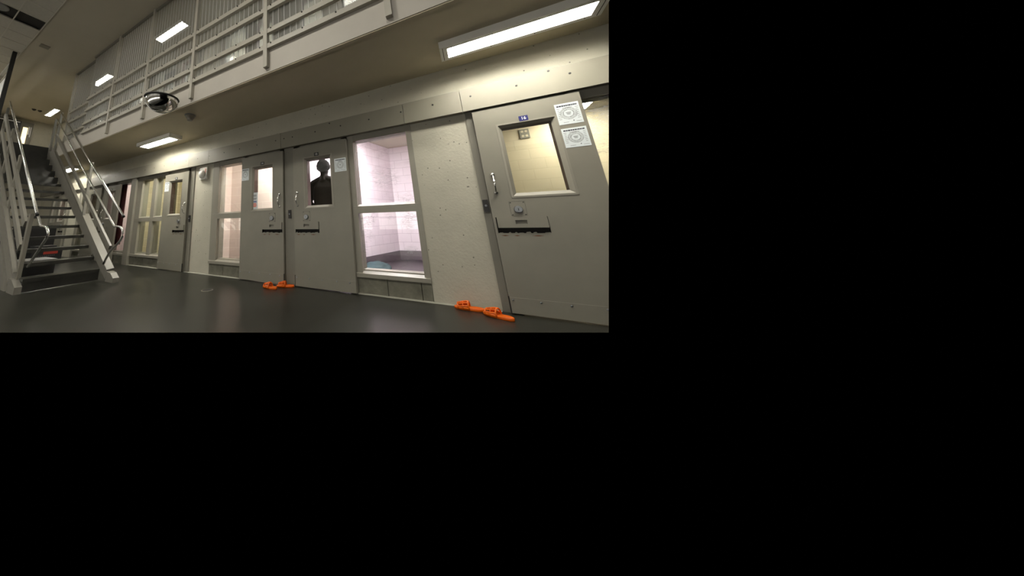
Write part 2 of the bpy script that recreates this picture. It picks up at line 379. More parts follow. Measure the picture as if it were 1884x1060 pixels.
for up in (0, 1):
    z0 = Z_MEZ*up
    for k in range(7):
        t = thing('trim', HLAB[k] if not up else ('upper row: ' + HLAB[k].replace('door 16', 'the near upper door').replace('the person', 'no screen post')), 'header plate', ((HX[k]+HX[k+1])/2, 0, z0+2.3), kind=S)
        if up: t['label'] = 'steel header plate of the upper cell row, plate ' + ['at the far end', 'left of the shared pier', 'above the upper concrete pier', 'over the barred window', 'over the bright window', 'short one near the camera', 'nearest the camera'][k]
        MB().box(HX[k]+.003, HX[k+1]-.003, -.02, WY, z0+2.19, z0+2.475 if not up else Z_TOP-.003).build('header_plate', MT['header'], t, trim=True)
        if not up:
            for x, z in BOLT:
                if HX[k] < x < HX[k+1]:
                    MB().lathe((x, -.0195, z), (0, -1, 0), [(0, .011), (.003, .011), (.004, .0)], 10).build('bolt', MT['bolt'], t)

# ------------------------------------------------------------------ doors and windows
def frame_ring(mb, x0, x1, z0, z1, y0, d, w_in):
    """splayed window recess: outer edge flush with the door face, inner edge set back"""
    o = [(x0, y0, z0), (x1, y0, z0), (x1, y0, z1), (x0, y0, z1)]
    i = [(x0+w_in, y0+d, z0+w_in), (x1-w_in, y0+d, z0+w_in), (x1-w_in, y0+d, z1-w_in), (x0+w_in, y0+d, z1-w_in)]
    k = [(a, y0+.13, c) for a, b, c in i]
    for q in range(4):
        r = (q+1) % 4
        mb.quad(o[q], o[r], i[r], i[q], mi=0); mb.quad(i[q], i[r], k[r], k[q], mi=1)
    # flange around the opening, a hair proud of the sheet
    f = .018
    for (a, b, c, e) in ((x0-f, x1+f, z1, z1+f), (x0-f, x1+f, z0-f, z0), (x0-f, x0, z0, z1), (x1, x1+f, z0, z1)):
        mb.box(a, b, y0-.004, y0+.001, c, e)

def holed_panel(mb, x0, x1, y0, y1, z0, z1, holes):
    """slab with rectangular through-openings: built as strips"""
    xs = sorted({x0, x1, *[h[0] for h in holes], *[h[1] for h in holes]}); zs = sorted({z0, z1, *[h[2] for h in holes], *[h[3] for h in holes]})
    def solid(i, k):
        if not (0 <= i < len(xs)-1 and 0 <= k < len(zs)-1): return False
        cx, cz = (xs[i]+xs[i+1])/2, (zs[k]+zs[k+1])/2
        return not any(h[0] < cx < h[1] and h[2] < cz < h[3] for h in holes)
    vv = {}
    def V(i, y, k):
        if (i, y, k) not in vv: vv[i, y, k] = mb.bm.verts.new((xs[i], y, zs[k]))
        return vv[i, y, k]
    for i in range(len(xs)-1):
        for k in range(len(zs)-1):
            if not solid(i, k): continue
            for y in (y0, y1): mb.bm.faces.new([V(i, y, k), V(i+1, y, k), V(i+1, y, k+1), V(i, y, k+1)])
            for (ii, kk, a, b) in ((i-1, k, (i, k), (i, k+1)), (i+1, k, (i+1, k), (i+1, k+1)), (i, k-1, (i, k), (i+1, k)), (i, k+1, (i, k+1), (i+1, k+1))):
                if not solid(ii, kk): mb.bm.faces.new([V(a[0], y0, a[1]), V(b[0], y0, b[1]), V(b[0], y1, b[1]), V(a[0], y1, a[1])])
    return mb

def cell_door(n, x0, x1, side, ztop, label, number, z0=0, glass='glass', detail=True):
    """sliding cell door; side +1: handle and food port at the left edge, -1: at the right edge"""
    t = thing('door_%s' % n, label, 'cell door', ((x0+x1)/2, 0, z0), kind=S)
    X = (lambda a: x0+a) if side > 0 else (lambda a: x1-a)
    def span(a, b): return (X(a), X(b)) if side > 0 else (X(b), X(a))
    wx = span(.218, .700); px = span(.022, .448)
    holes = [(wx[0], wx[1], z0+1.155, z0+1.945)]
    if detail: holes.append((px[0], px[1], z0+.778, z0+.940))
    holed_panel(MB(), x0, x1, 0, .05, z0+.012, z0+ztop, holes).build('panel', MT['door'], t, trim=True)
    fr = MB(); frame_ring(fr, wx[0], wx[1], z0+1.155, z0+1.945, 0, .03, .032)
    fr = fr.build('window_frame', [MT['frame'], MT['reveal']], t, trim=True)
    MB().box(wx[0]+.03, wx[1]-.03, .030, .036, z0+1.185, z0+1.915).build('glass', MT[glass], t, trim=True)
    hx = X(.075)
    h = MB(); pts = []
    for k in range(9):
        a = k/8; pts.append((hx, -.012-.045*math.sin(math.pi*min(1, max(0, (a-.0)))), z0+1.20+.20*a))
    h.tube(pts, .0085, 10)
    for z in (1.20, 1.40): h.lathe((hx, 0, z0+z), (0, -1, 0), [(0, .020), (.012, .019), (.016, .012), (.018, .0)], 14)
    h.build('door_handle', MT['steel'], t, smooth=True)
    if not detail: return t
    lx = X(.232)
    lp = MB().box(lx-.064, lx+.064, -.0025, 0, z0+.952, z0+1.098)
    for a in (-.054, .054):
        for b in (.962, 1.088): lp.lathe((lx+a, -.0025, z0+b), (0, -1, 0), [(0, .006), (.002, .005), (.003, .0)], 8, mi=1)
    for (a, b, c, e) in ((-.066, -.064, .95, 1.1), (.064, .066, .95, 1.1), (-.066, .066, 1.098, 1.1)): lp.box(lx+a, lx+b, -.0012, 0, z0+c, z0+e, mi=1)
    lp = lp.build('lock_plate', [MT['door'], MT['bolt']], t)
    lc = MB().lathe((lx, -.0025, z0+1.015), (0, -1, 0), [(0, .038), (.018, .036), (.026, .032), (.028, .024), (.024, .022), (.024, .0)], 24).build('lock_cylinder', MT['lock'], t, smooth=False)
    MB().box(lx-.003, lx+.003, -.030, -.027, z0+1.003, z0+1.027).lathe((lx, -.026, z0+1.015), (0, -1, 0), [(0, .012), (.003, .011), (.0035, 0)], 14).build('keyway', MT['bolt'], lc)
    # food port: recess, flap and its finger slot
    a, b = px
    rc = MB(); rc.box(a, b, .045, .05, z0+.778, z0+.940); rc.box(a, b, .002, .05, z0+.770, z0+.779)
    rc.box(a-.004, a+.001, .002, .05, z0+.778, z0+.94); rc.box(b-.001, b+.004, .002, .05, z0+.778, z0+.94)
    rc.build('port_recess', MT['dark'], t, trim=True)  # black lining paints in the shade inside the slot
    fl = MB(); fa, fb = (a+.010, b-.006); sx = (a+b)/2-.002*side
    holed_panel(fl, fa, fb, -.016, .012, z0+.832, z0+.942, [(sx-.048, sx+.048, z0+.868, z0+.908)])
    fl.box(sx-.05, sx+.05, .006, .0115, z0+.866, z0+.91, mi=1)
    fl.build('food_port_flap', [MT['door'], MT['jamb']], t, trim=True)
    ch = MB()
    xx = a+.01
    while xx < b-.02:
        L = random.uniform(.02, .07); hh = random.uniform(.004, .016)
        ch.prism([(xx, -.001, z0+.778), (min(b, xx+L), -.001, z0+.778), (min(b, xx+L)-.006, -.001, z0+.778+hh), (xx+.006, -.001, z0+.778+hh*.7)], (0, .02, 0)); xx += L+random.uniform(.01, .06)
    ch.build('chipped_sill', MT['caulk'], t, trim=True)
    ru = MB()
    for q, L in ((.02, .07), (.13, .05), (.27, .10)):
        ru.prism([(a+q, -.0012, z0+.752), (a+q+L*.5, -.0012, z0+.747), (a+q+L, -.0012, z0+.752), (a+q+L*.5, -.0012, z0+.758)], (0, .0012, 0))
    ru.build('rust_streak', MT['rust'], t, trim=True)
    kp = MB().box(x0+.002, x1-.002, -.005, 0, z0+.014, z0+.158)
    kp.build('kick_plate', MT['door'], t, trim=True)
    for q in (.03, .245, .46, .69, .88):
        if x0+q < x1: MB().lathe((x0+q, -.005, z0+.135), (0, -1, 0), [(0, .009), (.004, .008), (.006, .003), (.0065, 0)], 10).build('kick_plate_bolt', MT['lock'], t, trim=True)
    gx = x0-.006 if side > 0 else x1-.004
    MB().box(gx, gx+.010, -.0055, .01, z0+.004, z0+.165).build('corner_gap', MT['dark'], t)  # solid black strip stands in for the shade in the corner gap
    if number:
        nx = X(.453)
        npl = MB().box(nx-.039, nx+.039, -.006, 0, z0+1.957, z0+2.014).build('number_plate', MT['blue'] if number == '16' else MT['black'], t)
        if number: put_text('number', number, .046, MT['white'], (nx, -.0068, z0+1.985), npl)
    return t

DOORS = [('1', .155, 1.083, 1, 2.165, 'wide cell door numbered 16 with two white notices beside its window', '16'),
         ('2', -2.437, -1.472, 1, 2.150, 'cell door numbered 15 whose window shows a dark figure inside', '15'),
         ('3', -3.613, -2.650, -1, 2.150, 'cell door numbered 14 with a white page in the corner of its window', '14'),
         ('4', -6.140, -5.240, -1, 2.105, 'cell door between the double pane window and the wall alarm', '13'),
         ('5', -9.300, -8.360, 1, 2.10, 'shadowed cell door seen between the right stair handrails', '12'),
         ('6', -10.44, -9.505, -1, 2.10, 'pale cell door seen through the right stair railing', '11'),
         ('7', -13.00, -12.05, -1, 2.10, 'far cell door behind the stair treads', None)]
for n, a, b, s, zt, lab, num in DOORS: cell_door(n, a, b, s, zt, lab, num)
UPL = ['upper cell door nearest the camera behind the screen', 'upper cell door behind the screen right of the second post', 'upper cell door behind the screen left of the second post', 'upper cell door behind the railing above the convex mirror', 'upper cell door near the far end of the railing', 'upper cell door behind the top of the stair railing']
for k, (n, a, b, s, zt, lab, num) in enumerate(DOORS[:6]): cell_door(str(8+k), a, b, s, 2.15, UPL[k], None, Z_MEZ, detail=False)

def cell_window(n, label, posts, panes, z0=0, glass='glass', mull=True, x_end=None, sill=True):
    t = thing('window_%s' % n, label, 'cell window', ((posts[0][0]+posts[-1][1])/2, WY, z0), kind=S)
    zs, zt = z0+.30, z0+2.10
    f = MB()
    for a, b in posts: f.box(a, b, WY-.012, WY+.06, z0+.206, z0+2.19)
    x0, x1 = posts[0][0], posts[-1][1]
    f.box(x0, x1, WY-.008, WY+.06, zt, z0+2.19)
    f.box(x0, x1, WY+.03, WY+.06, z0+.206, zs)
    f.build('frame', MT['frame'], t, trim=True)
    if mull: MB().box(x0+.02, x1-.02, WY-.016, WY+.055, z0+1.04, z0+1.135).prism([(x0+.02, WY-.016, z0+1.135), (x0+.02, WY+.055, z0+1.165), (x0+.02, WY+.055, z0+1.135)], (x1-x0-.04, 0, 0)).build('transom', MT['frame'], t, trim=True)
    if sill:
        MB().box(x0, x1, WY-.03, WY+.05, z0+.21, z0+.258).prism([(x0, WY-.03, z0+.258), (x0, WY+.05, z0+.298), (x0, WY+.05, z0+.258)], (x1-x0, 0, 0)).build('sill', MT['frame'], t, trim=True)
    rv = MB()
    for a, b in panes:
        for y0, y1 in ((WY+.06, WY+.17),):
            rv.box(a-.012, a, y0, y1, zs, zt); rv.box(b, b+.012, y0, y1, zs, zt); rv.box(a, b, y0, y1, zt, zt+.012); rv.box(a, b, y0, y1, zs-.012, zs)
    rv.build('reveal', MT['frame'], t, trim=True)
    for a, b in panes:
        for c, e in (((zs, z0+1.04), (z0+1.165, zt)) if mull else ((zs, zt),)):
            MB().box(a, b, WY+.045, WY+.051, c, e).build('pane', MT[glass], t, trim=True)
    return t
WINS = [('1', 'window right of door 16 with scratched glass', [(1.02, 1.09), (2.5, 2.6)], [(1.085, 2.5)], 'glass_s'),
        ('2', 'tall bright two part window beside the plain concrete pier', [(-1.472, -1.385), (-.622, -.555)], [(-1.385, -.622)], 'glass_m'),
        ('3', 'narrow rose lit window left of door 14', [(-4.49, -4.305), (-3.66, -3.6)], [(-4.305, -3.66)], 'glass'),
        ('4', 'double column window with four cream panes left of the alarm', [(-7.50, -7.262), (-6.755, -6.61), (-6.17, -6.12)], [(-7.262, -6.755), (-6.61, -6.17)], 'glass'),
        ('5', 'window with a dark red hanging and a pink strip at the stair foot', [(-8.66, -8.60), (-7.80, -7.742)], [(-8.60, -7.80)], 'glass'),
        ('6', 'cell window behind the middle of the stairs', [(-11.1, -11.0), (-10.5, -10.42)], [(-11.0, -10.5)], 'glass'),
        ('7', 'far cell window behind the stair treads', [(-13.9, -13.7), (-13.08, -13.0)], [(-13.7, -13.08)], 'glass')]
for n, lab, po, pa, g in WINS: cell_window(n, lab, po, pa, 0, g, mull=(n != '5'))
UWL = ['upper cell window nearest the camera behind the screen', 'upper cell window behind the screen at the top edge', 'bright upper cell window with diamond screen right of the third post', 'upper cell window behind the railing left of the convex mirror', 'dim upper cell window beyond the fourth post', 'upper cell window near the stair top']
for k, (n, lab, po, pa, g) in enumerate(WINS[:6]): cell_window(str(8+k), UWL[k], po, pa, Z_MEZ, 'glass', mull=True)
bb = [(-1.472, -.555, 'bare grey block course under the tall bright window'), (-4.49, -3.6, 'bare grey block course under the rose lit window'), (-7.65, -6.12, 'bare grey block course under the four cream panes'), (1.02, 2.6, 'block course under the window by door 16'), (-8.4, -7.75, 'block course at the stair foot'), (-11.1, -10.42, 'block course behind the stairs'), (-13.9, -13.0, 'block course behind the far stairs')]
for k, (a, b, l) in enumerate(bb):
    m_ = MB(); x = a
    zt = .206 if k != 4 else .29
    while x < b-.02:
        e = min(b, x+.40); m_.box(x+.004, e-.004, WY-.004, WY+.17, 0, zt); x = e
    tag(m_.build('baseboard_right', MT['base'], trim=True), l, 'block course', kind=S)
m_ = MB()
for a, b in ((-1.47, .08), (-7.65, -6.14), (-5.235, -3.62)): m_.prism([(a, WY-.004, 0), (a, WY-.03, 0), (a, WY-.004, .012)], (b-a, 0, 0))
tag(m_.build('trim', MT['caulk'], trim=True), 'pale sealant line where wall meets floor', 'trim', kind=S)
# lock keepers on the posts
for x, l in ((.117, 'dark lock keeper on the post left of door 16'), (-2.545, 'dark lock keeper on the post between doors 14 and 15'), (-5.165, 'dark lock keeper on the post left of the alarm pier')):
    t = thing('lock_keeper', l, 'lock keeper', (x, .04, 1.0))
    MB().box(x-.026, x+.026, .030, .05, 1.0, 1.135).build('keeper_plate', MT['bolt'], t)
    MB().lathe((x, .030, 1.07), (0, -1, 0), [(0, .012), (.006, .011), (.008, 0)], 12).build('keeper_stud', MT['lock'], t)

# ------------------------------------------------------------------ cell interiors
def room(name, poly, zc, m, z0=0, floor=None, band=None, label=''):
    """walls around an open plan polygon (list of x, y), thickness outward; ceiling on top"""
    t = thing(name, label, 'cell interior', (poly[0][0], poly[0][1], z0), kind=S)
    wl = MB()
    for (ax, ay), (bx, by) in zip(poly[:-1], poly[1:]):
        d = Vector((bx-ax, by-ay, 0)); n = Vector((-d.y, d.x, 0)).normalized()*.06
        wl.prism([(ax, ay, z0), (bx, by, z0), (bx+n.x, by+n.y, z0), (ax+n.x, ay+n.y, z0)], (0, 0, zc-z0))
    wl.build('cell_wall', m, t, trim=True)
    cp = [(x, y, zc) for x, y in poly]
    MB().prism(cp, (0, 0, .05)).build('cell_ceiling', MT['ceil'], t, trim=True)
    if band:
        bd = MB()
        for (ax, ay), (bx, by) in zip(poly[:-1], poly[1:]):
            d = Vector((bx-ax, by-ay, 0)); n = Vector((d.y, -d.x, 0)).normalized()*.004
            bd.prism([(ax, ay, z0), (bx, by, z0), (bx+n.x, by+n.y, z0), (ax+n.x, ay+n.y, z0)], (0, 0, .21))
        bd.build('painted_band', band, t, trim=True)
    if floor: MB().prism([(x, y, z0+.001) for x, y in poly], (0, 0, .004)).build('cell_floor', floor, t, trim=True)
    return t
FY = WY+.2
room('wall_back', [(-2.42, FY), (-1.655, 3.39), (-.24, 3.50), (-.24, FY)], 2.75, MT['block15'], floor=MT['cellfloor'], band=MT['band'], label='lilac block walls inside the cell with the person')
room('wall_back', [(-4.99, FY), (-4.99, 1.05), (-4.3, 1.05), (-2.58, 1.05), (-2.58, FY)], 2.75, MT['block14'], floor=MT['cellfloor'], label='rose block walls inside the cell left of the middle doors')
room('wall_back', [(.0, FY), (.0, 3.0), (3.0, 3.0), (3.0, FY)], 2.78, MT['block16'], label='cream block walls inside the cell of door 16')
room('wall_back', [(-7.62, FY), (-7.62, 1.35), (-5.1, 1.35), (-5.1, FY)], 2.75, MT['block13'], label='sand block walls inside the cell of the four pane window')
room('wall_back', [(-9.36, FY), (-9.36, 1.6), (-7.74, 1.6), (-7.74, FY)], 2.75, MT['block14'], label='rose block walls inside the cell at the stair foot')
room('wall_back', [(-14.0, FY), (-14.0, 1.6), (-9.52, 1.6), (-9.52, FY)], 2.75, MT['block13'], label='block walls inside the cells behind the stairs')
room('wall_back', [(-11.0, FY), (-11.0, 1.5), (3.0, 1.5), (3.0, FY)], Z_TOP-.03, MT['blockup'], z0=Z_MEZ, floor=MT['white'], label='grey block walls inside the upper cells')  # white floor added to bounce lamp light onto the upper cell ceiling

def cell_lamp(x, y, z, L, E, col, label, along='x', hw=.11):
    t = thing('cell_lamp', label, 'lamp', (x, y, z), group=None)
    a, b = (L/2, hw) if along == 'x' else (hw, L/2)
    MB().box(x-a-.03, x+a+.03, y-b-.03, y+b+.03, z-.03, z).build('lamp_housing', MT['housing'], t)
    MB().box(x-a, x+a, y-b, y+b, z-.045, z-.03).build('lamp_lens', emit_mat('lens_cell', col, E), t)
    return t
cell_lamp(-1.42, .85, 2.75, .9, E_C15, (1, .93, .98), 'ceiling lamp inside the cell with the person', 'y')
cell_lamp(-3.30, .42, 2.75, .9, E_C14, (1, .95, .92), 'ceiling lamp inside the rose cell')
cell_lamp(1.72, 2.34, 2.78, .80, E_C16, (1, .94, .80), 'ceiling lamp inside the cell of door 16', 'y', .19)
cell_lamp(-6.2, .75, 2.75, .9, E_C13, (1, .94, .80), 'ceiling lamp inside the cell of the four pane window')
cell_lamp(-8.2, .9, 2.75, .6, E_C13, (1, .93, .95), 'ceiling lamp inside the cell at the stair foot')
cell_lamp(-11.4, .8, 2.75, .9, E_C13, (1, .95, .9), 'ceiling lamp inside the cells behind the stairs')
for x, y, L, q, l in ((-1.83, .85, .40, .3, 'second storey cell lamp right of the second screen post'), (-3.1, 1.30, .9, 1, 'second storey cell lamp left of the second screen post'), (-4.6, 1.30, .9, 1, 'second storey cell lamp above the rose cell'), (-7.0, 1.30, .9, 1, 'second storey cell lamp above the four pane window'), (-9.9, 1.30, .9, 1, 'second storey cell lamp near the stair top')):
    cell_lamp(x, y, Z_TOP-.03, L, E_UPCELL*q, (.97, .98, 1.0), l)
# things inside the cells
hang = MB()
for i in range(12):
    x0, x1 = -8.585+.355*i/12, -8.585+.355*(i+1)/12; y = .132+.008*math.sin(i*1.9); y2 = .132+.008*math.sin((i+1)*1.9)
    hang.prism([(x0, y, .46), (x1, y2, .46), (x1, y2, 2.14), (x0, y, 2.14)], (0, .012, 0))
tag(hang.build('hanging_cloth', MT['darkred']), 'dark red mottled cloth hanging inside the window at the stair foot', 'cloth')
bl = bmesh.new(); bmesh.ops.create_icosphere(bl, subdivisions=4, radius=1)
from mathutils import noise as mnoise
for v in bl.verts:
    n = mnoise.noise(v.co*2.3)*.22+mnoise.noise(v.co*6)*.08
    v.co = Vector((v.co.x*(.26+n*.2), v.co.y*(.55+n*.2), max(-.02, v.co.z)*(.15+n*.12)))
mb = MB(); mb.bm.free(); mb.bm = bl
bmesh.ops.translate(bl, verts=bl.verts, vec=(-1.72, 1.55, .03))
for f in bl.faces: f.smooth = True
tag(mb.build('blanket', MT['teal']), 'crumpled teal blanket on the cell floor behind the tall bright window', 'blanket')
t = thing('wall_vent', 'square grey vent with pale holes seen through the window of door 16', 'vent', (1.06, 2.98, 2.42))
MB().box(.985, 1.135, 2.975, 2.999, 2.415, 2.60).build('vent_plate', MT['frame'], t)
for dx, dz, s_ in ((-.03, .045, .022), (.03, .045, .022), (-.03, -.045, .022), (.03, -.045, .022)):
    MB().lathe((1.06+dx, 2.974, 2.507+dz), (0, -1, 0), [(0, s_), (.003, s_), (.004, 0)], 14).build('vent_hole', MT['block16'], t)

# ------------------------------------------------------------------ ceiling lights
def fixture(name, label, loc, L, W, E, group, margin=.075, hgt=.085):
    t = thing(name, label, 'ceiling light', loc, group=group)
    hx, hy = L/2+margin, W/2+.05
    h = MB()
    # tray with splayed rim around the lens
    h.box(-hx, hx, -hy, -W/2, -hgt, 0); h.box(-hx, hx, W/2, hy, -hgt, 0)
    h.box(-hx, -L/2, -W/2, W/2, -hgt, 0); h.box(L/2, hx, -W/2, W/2, -hgt, 0); h.box(-L/2, L/2, -W/2, W/2, -.02 if hgt > .05 else -.002, 0)
    h.build('housing', MT['housing'], t, world=False)
    MB().box(-L/2, L/2, -W/2, W/2, -hgt+(.045 if hgt > .05 else .006), -.0205 if hgt > .05 else -.003).build('lens', emit_mat('lens_' + name, LAMP, E), t, world=False)
    for k in range(4):
        for s_ in (-1, 1): MB().lathe((-L/2+.04+(L-.08)*k/3, s_*(W/2+.022), -hgt), (0, 0, -1), [(0, .006), (.003, .005), (.0035, 0)], 8).build('screw', MT['bolt'], t, world=False)
    for s_ in (-1, 1): MB().box(s_*(L/2+.045)-.003, s_*(L/2+.045)+.003, -hy+.012, hy-.012, -hgt-.001, -hgt+.001).build('end_seam', MT['bolt'], t, world=False)
    return t
G = 'light fixtures under the walkway'
k_ = (2.79-.957)/(Z_SOF-.957)
Yl = -3.662+(3.662-.365)*k_
near = fixture('soffit_light', 'long bright ceiling light nearest the camera, above door 16', (.637*k_, Yl, Z_SOF), 1.22*k_, .20, E_SOFFIT, G)
for x, l in ((-6.03*k_, 'bright ceiling light under the walkway above the four pane window'), (-11.5*k_, 'ceiling light under the walkway seen between the stair handrails')):
    c = copy_tree(near); c.location = (x, Yl+.03, Z_SOF); c['label'] = l
    for ch in c.children:
        if ch.name.startswith('lens'): ch.data = ch.data.copy(); ch.data.materials[0] = emit_mat('lens_new_tubes', LAMP, E_SOFFIT*1.35)
upl = fixture('walkway_light', 'upper ceiling light behind the screen between third and fourth posts', (-5.37, -.675, Z_TOP), 1.06, .16, E_UPPER, 'light fixtures over the upper walkway', .02, .02)
for x, l in ((-9.10, 'upper ceiling light at the far end of the screens'), (-13.45, 'upper ceiling light above the stair top'), (-1.3, 'upper ceiling light over the near end of the walkway')):
    c = copy_tree(upl); c.location = (x, -.60, Z_TOP); c['label'] = l
hall = fixture('troffer_light', 'lay-in ceiling light over the day room, middle one', (-3.0, -4.4, Z_TOP-.02), 1.3, .5, E_HALL, 'lay-in lights over the day room', .03, .03)
for x, y, l, q in ((-7.4, -4.6, 'lay-in ceiling light over the day room, nearest the stairs', .42), (-.2, -4.4, 'lay-in ceiling light over the day room, near end', .45), (-12, -4.6, 'lay-in ceiling light over the day room, far end', .7)):
    c = copy_tree(hall); c.location = (x, y, Z_TOP-.02); c['label'] = l
    for ch in c.children:
        if ch.name.startswith('lens') and q != 1: ch.data = ch.data.copy(); ch.data.materials[0] = emit_mat('lens_dimmed', LAMP, E_HALL*q)

# ------------------------------------------------------------------ upper railing and screens
PX = [-.41, -1.99, -3.545, -5.01, -6.47, -7.93, -9.3]
RZ = [4.115, 3.80, 3.435, 3.205]
rl = thing('walkway_railing', 'painted steel railing with woven screens along the upper walkway', 'railing', (-4.8, -1.25, Z_MEZ))
PX2 = [1.1] + PX
for x in PX2:
    q = .075 if x < -7.5 else 0
    MB().box(x-.032, x+.032, YE-.068+q, YE-.013+q, 2.905 if q == 0 else Z_MEZ, Z_TOP).build('post', MT['rail'], rl)
for a, b in zip(PX2[1:], PX2[:-1]):
    y_ = YE+(.075 if a < -8 else 0)
    for z in RZ:
        r_ = MB().box(a+.032, b-.032, y_-.062, y_-.016, z-.035, z+.035)
        for q in (.03, .36, .66, .97): r_.lathe((a+.05+(b-a-.1)*q, y_-.062, z+.022), (0, -1, 0), [(0, .010), (.01, .009), (.012, 0)], 8, mi=1)
        r_.build('rail', [MT['rail'], MT['bolt']], rl)
    MB().box(a+.032, b-.032, y_-.05, y_-.016, Z_TOP-.05, Z_TOP).build('top_rail', MT['jamb'], rl)
    sp = MB().box(a+.03, b-.03, y_-.006, y_-.0045, Z_MEZ, Z_TOP-.01).build('screen_panel', MT['screen'], rl)
    wv = MB(); n = int(round((b-a)/.092))
    for k in range(1, n): x = a+(b-a)*k/n; wv.box(x-.0035, x+.0035, y_-.014, y_-.007, Z_MEZ, Z_TOP-.02)
    wv.build('screen_wire', MT['wire'], sp)
# left hand screen beside the landing
ls = thing('landing_screen', 'screen with a dark leaning post at the upper left edge', 'screen', (-9.32, -2.5, Z_MEZ))
MB().box(-9.36, -9.28, -2.54, -2.46, Z_MEZ, Z_TOP).build('post', MT['bolt'], ls)
MB().box(-13.5, -9.36, -2.53, -2.47, Z_TOP-.35, Z_TOP-.30).build('top_rail', MT['wire'], ls)
MB().box(-13.5, -9.36, -2.52, -2.48, Z_TOP-.62, Z_TOP-.57).build('rail', MT['rail'], ls)
MB().box(-10.4, -10.34, -2.53, -2.47, Z_MEZ, Z_TOP-.3).build('mullion', MT['rail'], ls)
MB().box(-13.5, -9.38, -2.50, -2.49, Z_MEZ+.9, Z_TOP-.62).build('panel', MT['white'], ls)  # white colour stands in for the bright light behind the screen

# ------------------------------------------------------------------ convex mirror, detector, alarm, drain
md = thing('convex_mirror', 'half dome convex mirror with black rim hung at the walkway edge', 'mirror', (-3.846, -1.565, 2.90))
mc = Vector((-3.846, -1.555, 2.865))
hd = Vector((.479, .878, 0)).normalized(); out = Vector((.878, -.479, 0)).normalized(); zz = Vector((0, 0, 1)); R_ = .232
dome = MB(); N1, N2 = 28, 14; gv = []
for i in range(N1+1):
    a = math.pi*i/N1; row = []
    for j in range(N2+1):
        b = (math.pi/2)*j/N2
        p = mc + (hd*math.cos(a)+out*math.sin(a)*.95)*R_*math.cos(b) - zz*R_*math.sin(b)
        row.append(dome.bm.verts.new(p))
    gv.append(row)
for i in range(N1):
    for j in range(N2):
        f = dome.bm.faces.new([gv[i][j], gv[i+1][j], gv[i+1][j+1], gv[i][j+1]]); f.smooth = True
bmesh.ops.remove_doubles(dome.bm, verts=dome.bm.verts, dist=1e-4)
do = dome.build('mirror_dome', MT['chrome'], md, smooth=True)
MB().tube([mc + (hd*math.cos(math.pi*i/24)+out*math.sin(math.pi*i/24)*.95)*(R_+.006) for i in range(25)], .014, 8).build('rim', MT['rubber'], md, smooth=True)
MB().tube([mc + (hd*math.cos(math.pi*i/24)-zz*math.sin(math.pi*i/24))*(R_+.002) for i in range(25)], .005, 8).build('edge_bead', MT['steel'], md, smooth=True)
bk = MB()
bk.prism([mc+(hd*math.cos(math.pi*i/16)-zz*math.sin(math.pi*i/16))*R_*.985 for i in range(17)], -out*.012)
bk.build('back_plate', MT['frame'], md)
MB().bar(mc-out*.012-zz*.03, (mc.x-.12, YE-.012, mc.z+.03), .04, .04).build('bracket', MT['jamb'], md)

t = thing('smoke_detector', 'grey dome shaped detector under the walkway right of the mirror', 'smoke detector', (-4.02, -.92, Z_SOF))
MB().lathe((-4.02, -.92, Z_SOF), (0, 0, -1), [(0, .095), (.012, .095), (.016, .085)], 24).build('base_plate', MT['grey'], t)
MB().lathe((-4.02, -.92, Z_SOF-.016), (0, 0, -1), [(0, .082), (.03, .075), (.06, .052), (.085, .046), (.09, 0)], 24).build('detector_head', MT['frame'], t)

t = thing('wall_alarm', 'white horn strobe alarm on the pier under the header', 'alarm', (-4.78, WY, 1.99))
MB().box(-4.895, -4.665, WY-.045, WY, 1.87, 2.13).build('backbox', MT['white_dev'], t)
MB().lathe((-4.80, WY-.045, 1.98), (0, -1, 0), [(0, .095), (.02, .09), (.05, .07), (.065, .03), (.068, 0)], 24).build('horn_dome', MT['white_dev'], t, smooth=True)
MB().box(-4.86, -4.80, WY-.085, WY-.045, 2.05, 2.12).build('strobe_lens', MT['clear'], t)
put_text('fire_lettering', 'FIRE', .055, MT['redlabel'], (-4.70, WY-.047, 2.05), t, rot=math.radians(90))
for dz in (-.1, .09): MB().lathe((-4.685, WY-.045, 1.98+dz), (0, -1, 0), [(0, .008), (.004, .007), (.005, 0)], 8).build('mounting_screw', MT['bolt'], t)

t = thing('floor_drain', 'round dark floor drain in front of the rose lit window', 'drain', (-3.5, -.765, 0))
MB().lathe((-3.5, -.765, 0), (0, 0, 1), [(0, .085), (.003, .085), (.004, .07)], 24).build('drain_ring', MT['jamb'], t)
MB().lathe((-3.5, -.765, .001), (0, 0, 1), [(0, .07), (.0035, .07), (.0036, 0)], 24).build('drain_grate', MT['bolt'], t)

